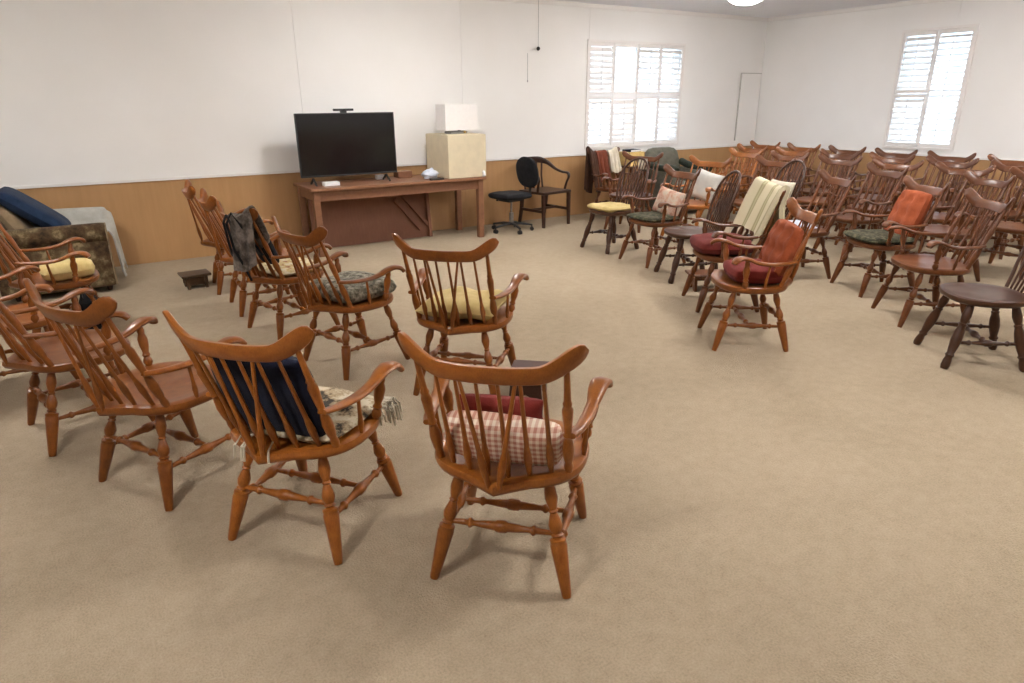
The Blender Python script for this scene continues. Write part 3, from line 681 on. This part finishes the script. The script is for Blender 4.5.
# ------------------------------------------------------------------ long table with the television
TZ = .73; TX0, TX1, TY0, TY1 = 1.90, 4.01, 7.09, 7.80
tb = empty('long_table', 'long brown wooden table against the wainscot under the television', 'table', ((TX0+TX1)/2, (TY0+TY1)/2, 0))
hw, hd_ = (TX1-TX0)/2, (TY1-TY0)/2
bevel(obj('tabletop', MB().box(-hw, hw, -hd_, hd_, TZ-.032, TZ), 'table', tb, smooth=False))
for a in (-1, 1):
    bevel(obj('apron', MB().box(-hw+.06, hw-.06, a*(hd_-.06)-.011, a*(hd_-.06)+.011, TZ-.14, TZ-.033), 'table', tb, smooth=False), .003)
    bevel(obj('apron', MB().box(a*(hw-.06)-.011, a*(hw-.06)+.011, -hd_+.06, hd_-.06, TZ-.14, TZ-.033), 'table', tb, smooth=False), .003)
    for b in (-1, 1):
        x, y = a*(hw-.065), b*(hd_-.065); bevel(obj('leg', MB().box(x-.034, x+.034, y-.034, y+.034, 0, TZ-.033), 'table', tb, smooth=False), .004)
# folded table standing on edge below
ft = empty('folded_table', 'red-brown folded table standing on edge beneath the long table', 'folded table', (2.72, 7.56, 0))
ft.rotation_euler = (math.radians(-7), 0, 0)
bevel(obj('tabletop', MB().box(-.72, .74, .0, .022, 0, .57), 'board', ft, smooth=False), .004)
bevel(obj('edge_rail', MB().box(.70, .74, -.05, 0, 0, .57), 'board', ft, smooth=False), .003)
obj('folded_brace', MB().box(-.02, .02, -.04, -.001, -.24, .24, Matrix.Translation((.45, 0, .29)) @ Matrix.Rotation(math.radians(-38), 4, 'Y')), 'board', ft, smooth=False)
obj('folded_brace', MB().box(-.02, .02, -.04, -.001, -.24, .24, Matrix.Translation((.56, 0, .33)) @ Matrix.Rotation(math.radians(-38), 4, 'Y')), 'board', ft, smooth=False)

tv = empty('television', 'large black flat-screen television on the long table', 'television', (2.45, 7.42, TZ))
bevel(obj('bezel', MB().box(-.55, .55, -.02, .02, .085, .745), 'black', tv, smooth=False), .004)
obj('screen', MB().box(-.538, .538, -.0225, -.0201, .105, .735), 'screen', tv, smooth=False)
obj('rear_housing', MB().box(-.36, .36, .02, .055, .10, .45), 'black', tv, smooth=False)
for sx in (-1, 1):
    f = MB(); x = sx*.42
    f.box(-.009, .009, -.006, .006, -.125, .0, Matrix.Translation((x, 0, .092)) @ Matrix.Rotation(math.radians(58), 4, 'X'))
    f.box(-.009, .009, -.006, .006, -.125, .0, Matrix.Translation((x, 0, .092)) @ Matrix.Rotation(math.radians(-58), 4, 'X'))
    zmin = min(q.z for q in f.v); f.v = [Vector((q.x, q.y, q.z-zmin+.0005)) for q in f.v]
    obj('stand_foot', f, 'black', tv, smooth=False)
wc = empty('conference_camera', 'slim black camera bar clipped on top of the television', 'camera', (2.43, 7.42, TZ+.7455))
bevel(obj('camera_body', MB().box(-.11, .11, -.022, .022, .018, .042), 'black', wc, smooth=False), .006)
obj('clip', MB().box(-.03, .03, -.02, .03, 0, .018).box(-.02, .02, .0215, .03, -.09, 0), 'black', wc, smooth=False)
obj('lens', MB().lathe((0, -.028, .03), (0, -.022, .03), [(0, .009), (1, .010)], 12), 'screen', wc)

cb = empty('cream_box', 'large cream cardboard box standing on the long table', 'box', (3.775, 7.43, TZ), math.radians(2))
bevel(obj('box_body', MB().box(-.255, .255, -.29, .27, .001, .485), 'cream_card', cb, smooth=False), .004)
obj('flap', MB().box(-.243, -.003, -.268, .268, .4855, .489), 'cream_card', cb, smooth=False); obj('flap', MB().box(.003, .243, -.268, .268, .4855, .489), 'cream_card', cb, smooth=False)
lp = empty('box_lamp', 'white rectangular lamp shade on a small silver base atop the cream box', 'lamp', (3.80, 7.42, TZ+.4895), math.radians(2))
bevel(obj('lamp_base', MB().box(-.13, .10, -.08, .08, 0, .03), 'metal', lp, smooth=False), .008)
obj('stem', MB().lathe((.03, 0, .03), (.03, 0, .16), [(0, .02), (.3, .012), (1, .012)], 12), 'metal', lp)
obj('switch_knob', MB().lathe((.06, -.10, .018), (.06, -.08, .018), [(0, .012), (1, .015)], 12), 'tanbox', lp)
sh_ = MB(); o_, i_ = (.215, .12), (.209, .114)
for (x0, x1, y0, y1) in ((-o_[0], o_[0], -o_[1], -i_[1]), (-o_[0], o_[0], i_[1], o_[1]), (-o_[0], -i_[0], -i_[1], i_[1]), (i_[0], o_[0], -i_[1], i_[1])): sh_.box(x0, x1, y0, y1, .045, .33)
sh_.box(-i_[0], i_[0], -i_[1], i_[1], .30, .305)
obj('lamp_shade', sh_, 'shade', lp, smooth=False)
# small things on the table
bevel(obj('wooden_block', MB().box(3.07, 3.25, 7.55, 7.70, TZ+.0005, TZ+.075), 'table', smooth=False, label='small brown wooden block between the television and the cream box', cat='block'))
def crumple(c, r, mat, label, name, cat, seed):
    mb = MB(); R = []
    for k in range(9):
        a = k/8*math.pi; R.append([Vector((math.cos(2*math.pi*j/16)*math.sin(a), math.sin(2*math.pi*j/16)*math.sin(a), math.cos(a))) for j in range(16)])
    R = [[Vector((q.x*r[0], q.y*r[1], q.z*r[2]))*(1+.55*noise.noise(q*2.3+Vector((seed, 0, 0)))) for q in ring] for ring in R]
    zmin = min(q.z for ring in R for q in ring); R = [[q+Vector((c[0], c[1], c[2]-zmin)) for q in ring] for ring in R]
    return obj(name, mb.rings([list(reversed(x)) for x in R]), mat, label=label, cat=cat)
crumple((3.35, 7.27, TZ+.001), (.10, .07, .055), 'bluewhite', 'crumpled pale blue-white plastic bag before the cream box', 'plastic_bag', 'bag', 1)
crumple((3.985, 7.115, TZ+.001), (.02, .018, .035), 'paper', 'small crumpled white paper at the table end', 'paper_ball', 'paper', 4)
rm = empty('remote_control', 'black remote control lying in front of the plastic bag', 'remote', (3.37, 7.13, TZ+.0005), math.radians(6))
bevel(obj('remote_body', MB().box(-.09, .09, -.022, .022, 0, .02), 'black', rm, smooth=False), .005)
for i in range(5): obj('button', MB().lathe((-.06+.03*i, 0, .02), (-.06+.03*i, 0, .0225), [(0, .006), (1, .005)], 8), 'metal', rm)
bevel(obj('white_card', MB().box(2.10, 2.27, 7.26, 7.36, TZ+.0005, TZ+.04), 'paper', smooth=False, label='small white box under the television beside its left foot', cat='box'), .003)
bevel(obj('white_adapter', MB().box(2.80, 2.90, 7.54, 7.61, TZ+.0005, TZ+.05), 'paper', smooth=False, label='small white box behind the right foot of the television', cat='box'), .003)

# ------------------------------------------------------------------ office chair and dark captain's chair
oc = empty('office_chair', 'black swivel office chair on castors at the table end', 'chair', (4.47, 7.28, 0), math.radians(188-90))
obj('seat', pillow_mb(.47, .46, .085, box=True, corner=.14).xf(Matrix.Translation((0, .02, .455))), 'blackfab', oc)
obj('seat_pan', MB().box(-.10, .10, -.10, .12, .385, .415), 'black', oc, smooth=False)
obj('gas_stem', MB().lathe((0, 0, .09), (0, 0, .385), [(0, .028), (.5, .028), (.51, .014), (1, .014)], 12), 'metal', oc)
bk = obj('backrest', pillow_mb(.40, .40, .085, box=True, corner=.28).xf(Matrix.Translation((0, -.27, .72)) @ Matrix.Rotation(math.radians(80), 4, 'X')), 'blackfab', oc)
sp = MB(); sp.sweep([(0, -.05, .40), (0, -.24, .40), (0, -.31, .44), (0, -.325, .58), (0, -.315, .72)], .05, .012, up=(0, 1, .5)); obj('back_bracket', sp, 'black', oc)
obj('lever', MB().lathe((.10, .06, .39), (.20, .08, .38), [(0, .006), (.7, .006), (.75, .012), (1, .012)], 8), 'black', oc)
for k in range(5):
    a = 2*math.pi*k/5+.35; d = Vector((math.cos(a), math.sin(a), 0)); sd = Vector((-d.y, d.x, 0))
    obj('base_arm', MB().sweep([d*.02+Vector((0, 0, .10)), d*.12+Vector((0, 0, .098)), d*.27+Vector((0, 0, .075))], [.05, .042, .03], [.035, .03, .02]), 'black', oc)
    q = d*.265; mbc = MB()
    for s_ in (-1, 1): mbc.lathe(q+sd*(s_*.006)+Vector((0, 0, .026)), q+sd*(s_*.024)+Vector((0, 0, .026)), [(0, .026), (1, .024)], 14)
    mbc.lathe(q+Vector((0, 0, .026)), q+Vector((0, 0, .072)), [(0, .008), (1, .008)], 8)
    obj('castor', mbc, 'black', oc)
cc = empty('captains_chair', 'dark brown wooden armchair with a curved slatted back beside the office chair', 'chair', (5.12, 7.47, 0), math.radians(-80-90))
bevel(obj('seat', MB().box(-.26, .26, -.24, .24, .425, .46), 'espresso', cc, smooth=False), .012, 3)
for sx in (-1, 1):
    obj('leg', MB().sweep([(sx*.235, .21, .425), (sx*.235, .215, .2), (sx*.235, .22, 0)], [.045, .042, .034], [.045, .042, .034], up=(0, 1, 0), segs=8, power=6), 'espresso', cc)
    obj('leg', MB().sweep([(sx*.225, -.20, .425), (sx*.225, -.225, .2), (sx*.225, -.265, 0)], [.045, .042, .034], [.045, .042, .034], up=(0, 1, 0), segs=8, power=6), 'espresso', cc)
    obj('stretcher', MB().box(sx*.232-.010, sx*.232+.010, -.22, .20, .19, .225), 'espresso', cc, smooth=False)
    pth = catmull([(0, -.285, .83), (sx*.14, -.27, .825), (sx*.23, -.20, .79), (sx*.27, -.08, .71), (sx*.285, .04, .675), (sx*.285, .14, .668), (sx*.275, .17, .62), (sx*.262, .14, .54), (sx*.252, .12, .455)], 5)
    n = len(pth); obj('arm_rail', MB().sweep(pth, lerp_list([.03, .03, .035, .045, .05, .045, .035, .035, .035], n), lerp_list([.09, .085, .06, .035, .03, .03, .03, .03, .03], n), up=(0, .2, 1)), 'espresso', cc)
for i in range(5):
    u = (i-2)/2; obj('slat', MB().sweep([(.16*u, -.215, .455), (.17*u, -.25, .62), (.175*u, -.272+.02*u*u, .80)], .035, .010, up=(0, 1, .2)), 'espresso', cc)
obj('stretcher', MB().box(-.225, .225, -.012, .012, .20, .23), 'espresso', cc, smooth=False)

# ------------------------------------------------------------------ dark floral armchair with throw and pillows
ac = empty('upholstered_armchair', 'dark floral upholstered armchair with a pale throw against the wainscot', 'armchair', (-.40, 7.20, 0), math.radians(-90))
# local: +y forward (world +X), +x = world -Y (toward the room)
def rbox(x0, x1, y0, y1, z0, z1, b=.03):
    o = MB().box(x0, x1, y0, y1, z0, z1); return o
bevel(obj('base', rbox(-.38, .38, -.40, .40, .06, .28), 'upholstery', ac, smooth=False), .02, 3)
obj('seat_cushion', pillow_mb(.56, .66, .17, box=True, corner=.05).xf(Matrix.Translation((0, .08, .36))), 'upholstery', ac)
R_ = []
for z, y0, y1, k in ((.06, -.42, -.26, .98), (.30, -.43, -.24, 1), (.60, -.50, -.30, 1), (.80, -.57, -.38, .99), (.86, -.575, -.42, .95), (.885, -.54, -.46, .86)):
    R_.append([(-.40*k, y0+.02, z), (-.34*k, y0, z), (.34*k, y0, z), (.40*k, y0+.02, z), (.40*k, y1-.03, z), (.34*k, y1, z), (-.34*k, y1, z), (-.40*k, y1-.03, z)])
obj('backrest', MB().rings(R_), 'upholstery', ac)
for sx in (-1, 1):
    prof = []
    for k in range(14):
        a = -math.radians(50)+math.radians(280)*k/13; prof.append((.36+.085*math.cos(a), .525+.085*math.sin(a)))
    prof += [(.30, .40), (.30, .06), (.43, .06), (.43, .42)]
    def arm_ring(y, k): return [(sx*(.37+(x-.37)*k), y, .30+(z-.30)*k) for x, z in prof]
    ar = obj('arm', MB().rings([arm_ring(-.44, .97), arm_ring(-.42, 1), arm_ring(.37, 1), arm_ring(.40, .985)] if sx > 0 else [list(reversed(arm_ring(y, k))) for y, k in ((-.44, .97), (-.42, 1), (.37, 1), (.40, .985))]), 'upholstery', ac)
    pr = MB(); tube(pr, [Vector((sx*(.37+(x-.37)*.97), .404, .30+(z-.30)*.97)) for x, z in prof], .008, 6); obj('piping', pr, 'tanpillow', ar)
    for sy in (-1, 1): obj('foot', MB().lathe((sx*.33, sy*.34, 0), (sx*.33, sy*.34, .062), [(0, .018), (.6, .026), (1, .028)], 10), 'espresso', ac)
ACP = (-.40, 7.20, math.radians(-90))
def ac_place(o): o.location = (ACP[0], ACP[1], 0); o.rotation_euler = (0, 0, ACP[2]); return o
ac_place(obj('tan_pillow', pillow_mb(.50, .44, .15, box=True, seed=2).xf(Matrix.Translation((.0, -.24, .58)) @ Matrix.Rotation(math.radians(118), 4, 'X')), 'tanpillow', label='tan pillow against the back of the dark floral armchair', cat='pillow'))
ac_place(obj('blue_pillow', pillow_mb(.56, .60, .15, box=True, seed=9).xf(Matrix.Translation((-.02, -.10, .70)) @ Matrix.Rotation(math.radians(140), 4, 'X') ), 'denim', label='dark blue velvet pillow leaning on the dark floral armchair', cat='pillow'))
def throw_f(u, v):
    # u across the far arm (local x from -.10 to -.50), v from the back to the front and down
    x = -.08-.42*u
    pf = [Vector((0, -.30, 0)), Vector((0, .425, 0)), Vector((0, .455, -.06)), Vector((0, .475, -.46))]
    q = path_at(pf, v); d = abs(x+.36)
    top = .625 if d < .085 else (.625-1.5*(d-.085))
    top = .54+math.sqrt(max(0, .1**2-min(d, .1)**2)) if d < .1 else max(.46, .54-(d-.1)*.9)
    z = top+.012+q.z; z = max(z, .06)
    return (x, q.y+.012*math.sin(u*15)*max(0, v-.6)*2+(.03*u if v > .65 else 0), z+.006*math.sin(u*9+v*7))
th_ = ac_place(obj('pale_throw', cloth_grid(throw_f, 26, 44, .014), 'throwwhite', label='grey-white wool throw over the far arm of the dark floral armchair', cat='blanket'))
mb = MB()
for k in range(30):
    u = k/29; q = Vector(throw_f(u, 1)); tube(mb, [q, q+Vector((.005*math.sin(k*3), .006, -.03)), q+Vector((.008*math.sin(k*5), .012, -.052))], .004)
link('fringe', mb.mesh('fringe', 'throwwhite'), th_, kind='stuff')

# ------------------------------------------------------------------ grey-green armchair and side table under the window
ga = empty('upholstered_armchair', 'grey-green upholstered armchair under the shuttered window near the corner', 'armchair', (7.34, 7.28, 0), math.radians(-95-90)); ga.scale = (.86, .95, 1)
bevel(obj('base', MB().box(-.34, .34, -.34, .36, .05, .30), 'greenvelvet', ga, smooth=False), .03, 3)
obj('seat_cushion', pillow_mb(.52, .60, .16, box=True, corner=.06).xf(Matrix.Translation((0, .06, .37))), 'greenvelvet', ga)
R_ = []
for z, y0, y1, k in ((.05, -.38, -.24, .96), (.35, -.40, -.22, 1), (.70, -.45, -.30, .98), (.84, -.47, -.34, .9), (.89, -.465, -.37, .74), (.905, -.44, -.40, .5)):
    R_.append([(-.36*k, y0+.03, z), (-.28*k, y0, z), (.28*k, y0, z), (.36*k, y0+.03, z), (.36*k, y1-.03, z), (.28*k, y1, z), (-.28*k, y1, z), (-.36*k, y1-.03, z)])
obj('backrest', MB().rings(R_), 'greenvelvet', ga)
for sx in (-1, 1):
    pth = catmull([(sx*.36, -.30, .70), (sx*.36, -.10, .655), (sx*.36, .12, .645), (sx*.36, .30, .66), (sx*.36, .37, .63)], 4)
    obj('arm', MB().sweep(pth, .11, .10), 'darkgreen', ga); bevel(obj('arm_panel', MB().box(sx*.36-.045, sx*.36+.045, -.33, .35, .05, .62), 'greenvelvet', ga, smooth=False), .02, 2)
    for sy in (-1, 1): obj('foot', MB().lathe((sx*.30, sy*.29, 0), (sx*.30, sy*.29, .052), [(0, .018), (1, .026)], 10), 'espresso', ga)
sd_ = empty('side_table', 'small brown side table between the coat chair and the grey-green armchair', 'table', (6.70, 7.55, 0))
bevel(obj('tabletop', MB().box(-.17, .17, -.20, .20, .66, .685), 'shaded_brown', sd_, smooth=False), .005)
for a in (-1, 1):
    for b in (-1, 1): obj('leg', MB().lathe((a*.13, b*.16, 0), (a*.13, b*.16, .66), LEGP[::-1] and [(0, .014), (.5, .02), (.8, .016), (.85, .022), (1, .02)], 10), 'shaded_brown', sd_)
tbx = empty('tan_box', 'tan card box on the side table under the window', 'box', (6.68, 7.55, .6855))
bevel(obj('box_body', MB().box(-.13, .13, -.12, .12, 0, .17), 'tanbox', tbx, smooth=False), .004)
bevel(obj('box_lid', MB().box(-.134, .134, -.124, .124, .1701, .195), 'tanbox', tbx, smooth=False), .003)
bk_ = empty('book', 'dark book lying on the tan card box', 'book', (6.68, 7.55, .681+.2), math.radians(8))
obj('cover', MB().box(-.11, .11, -.08, .08, 0, .004).box(-.11, .11, -.08, .08, .026, .03).box(-.11, -.106, -.08, .08, .004, .026), 'navy', bk_, smooth=False)
obj('pages', MB().box(-.105, .107, -.077, .077, .0041, .0259), 'paper', bk_, smooth=False)
